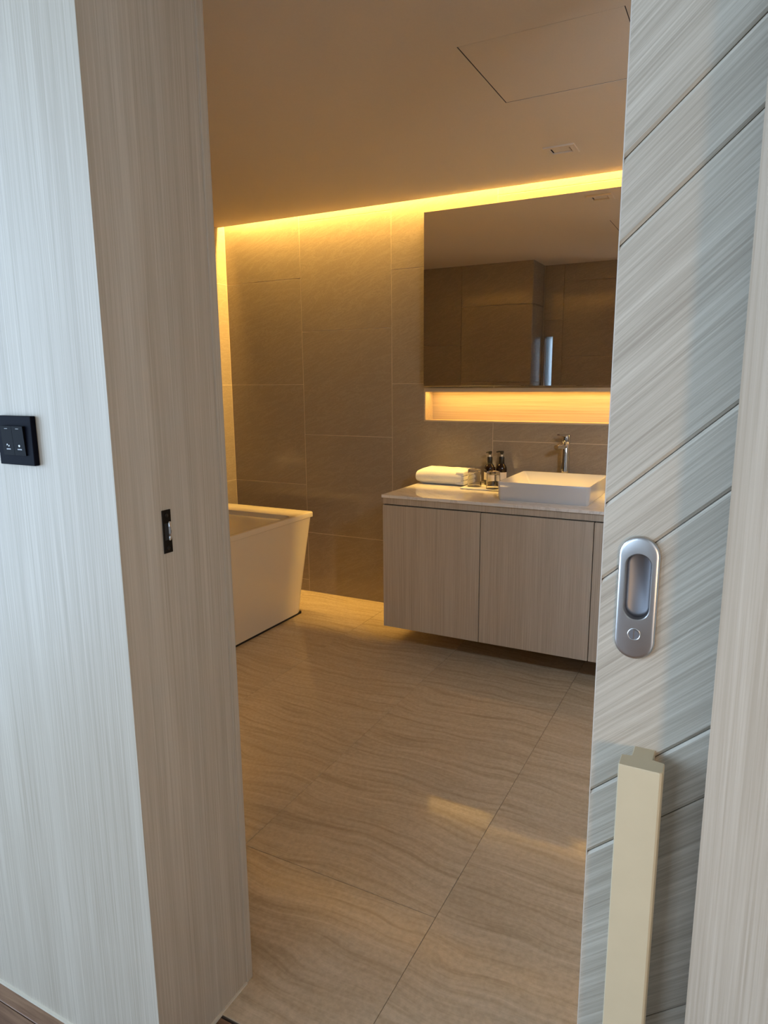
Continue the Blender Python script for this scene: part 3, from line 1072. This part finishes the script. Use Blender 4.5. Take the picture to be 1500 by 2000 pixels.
# ================================================================== SMALL FITTINGS
# strike plate in the jamb
sp_ = thing('strike_plate', 'dark metal strike plate with curved slot on the oak jamb', 'strike plate', (X_JAMB, 0.861, 1.057))
o0 = (X_JAMB, 0.861, 1.057)
bm = boxm(X_JAMB, X_JAMB + 0.0016, 0.8505, 0.8715, 1.0185, 1.0955, 0.0005, 1)
obj('plate', bm, 'dark_steel', sp_, off=o0)
lip = bmesh.new()
loops = []
for i in range(9):
    t = i / 8
    z = 1.040 + 0.034 * t
    bulge = math.sin(math.pi * t)
    loops.append([(X_JAMB + 0.0014, 0.8640, z), (X_JAMB + 0.0016 + 0.0030 * bulge, 0.8655, z), (X_JAMB + 0.0016 + 0.0030 * bulge, 0.8680, z), (X_JAMB + 0.0014, 0.8712, z)])
loft(lip, loops)
obj('curved_lip', lip, 'chrome', sp_, smooth=True, off=o0)
obj('latch_slot', boxm(X_JAMB + 0.0012, X_JAMB + 0.0018, 0.8550, 0.8635, 1.042, 1.072), 'black_gap', sp_, off=o0)
for z in (1.0855, 1.0275):
    sc_ = bmesh.new()
    loft(sc_, [[(X_JAMB + d, 0.861 + r * math.cos(2 * math.pi * i / 14), z + r * math.sin(2 * math.pi * i / 14)) for i in range(14)] for r, d in ((0.0038, 0.0014), (0.0036, 0.0020), (0.0018, 0.0026))])
    obj('screw', sc_, 'dark_steel', sp_, off=o0)

# black switch plate with two keys
sx0, sx1, sz0, sz1 = -1.1530, -1.0610, 1.1760, 1.2600
sw = thing('light_switch', 'black two key switch plate on the pale oak wall', 'switch', ((sx0 + sx1) / 2, Y_HALL, (sz0 + sz1) / 2))
o0 = ((sx0 + sx1) / 2, Y_HALL, (sz0 + sz1) / 2)
obj('plate', boxm(sx0, sx1, Y_HALL - 0.010, Y_HALL, sz0, sz1, 0.0014), 'black_plastic', sw, off=o0)
kx = (sx0 + 0.0165, (sx0 + sx1) / 2, sx1 - 0.0165)
for i in range(2):
    a, b = kx[i] + 0.0003, kx[i + 1] - 0.0003
    k = bmesh.new()
    loft(k, [[(a, Y_HALL - 0.0095, sz0 + 0.017), (b, Y_HALL - 0.0095, sz0 + 0.017), (b, Y_HALL - 0.0095, sz1 - 0.017), (a, Y_HALL - 0.0095, sz1 - 0.017)],
             [(a, Y_HALL - 0.0125, sz0 + 0.017), (b, Y_HALL - 0.0125, sz0 + 0.017), (b, Y_HALL - 0.0150, sz1 - 0.017), (a, Y_HALL - 0.0150, sz1 - 0.017)]])
    key = obj('key', k, 'black_key', sw, off=o0)
    cxk = (a + b) / 2

    def yk(z):
        return Y_HALL - 0.0125 - 0.0025 * (z - sz0 - 0.017) / (sz1 - sz0 - 0.034)

    def quad(pts, mat_, nm):
        q = bmesh.new()
        loft(q, [[(x, yk(z) + 0.0002, z) for x, z in pts], [(x, yk(z) - 0.0002, z) for x, z in pts]])
        obj(nm, q, mat_, key, off=o0)
    z = sz1 - 0.0215
    quad([(cxk - 0.004, z - 0.0006), (cxk + 0.004, z - 0.0006), (cxk + 0.004, z + 0.0006), (cxk - 0.004, z + 0.0006)], 'grey_ink', 'indicator')
    zi, zt = sz0 + 0.0335, sz0 + 0.0275
    if i == 0:      # two slanted marks
        for ox, oz in ((-0.0025, 0.0012), (0.0018, -0.0008)):
            quad([(cxk + ox - 0.0014, zi + oz - 0.0012), (cxk + ox + 0.0016, zi + oz - 0.0004), (cxk + ox + 0.0010, zi + oz + 0.0018), (cxk + ox - 0.0004, zi + oz + 0.0018)], 'white_ink', 'icon')
    else:           # rounded mark with a tail
        pts = [(cxk + 0.0022 * math.cos(2 * math.pi * j / 12), zi + 0.0019 * math.sin(2 * math.pi * j / 12)) for j in range(12)]
        quad(pts, 'white_ink', 'icon')
    for j in range(4):   # row of tiny printed characters
        xx = cxk - 0.0052 + 0.0028 * j
        quad([(xx, zt - 0.0009), (xx + 0.0021, zt - 0.0009), (xx + 0.0021, zt - 0.0003), (xx, zt - 0.0003)], 'white_ink', 'character')
        quad([(xx + 0.0002, zt + 0.0001), (xx + 0.0017, zt + 0.0001), (xx + 0.0017, zt + 0.0009), (xx + 0.0002, zt + 0.0009)], 'white_ink', 'character')
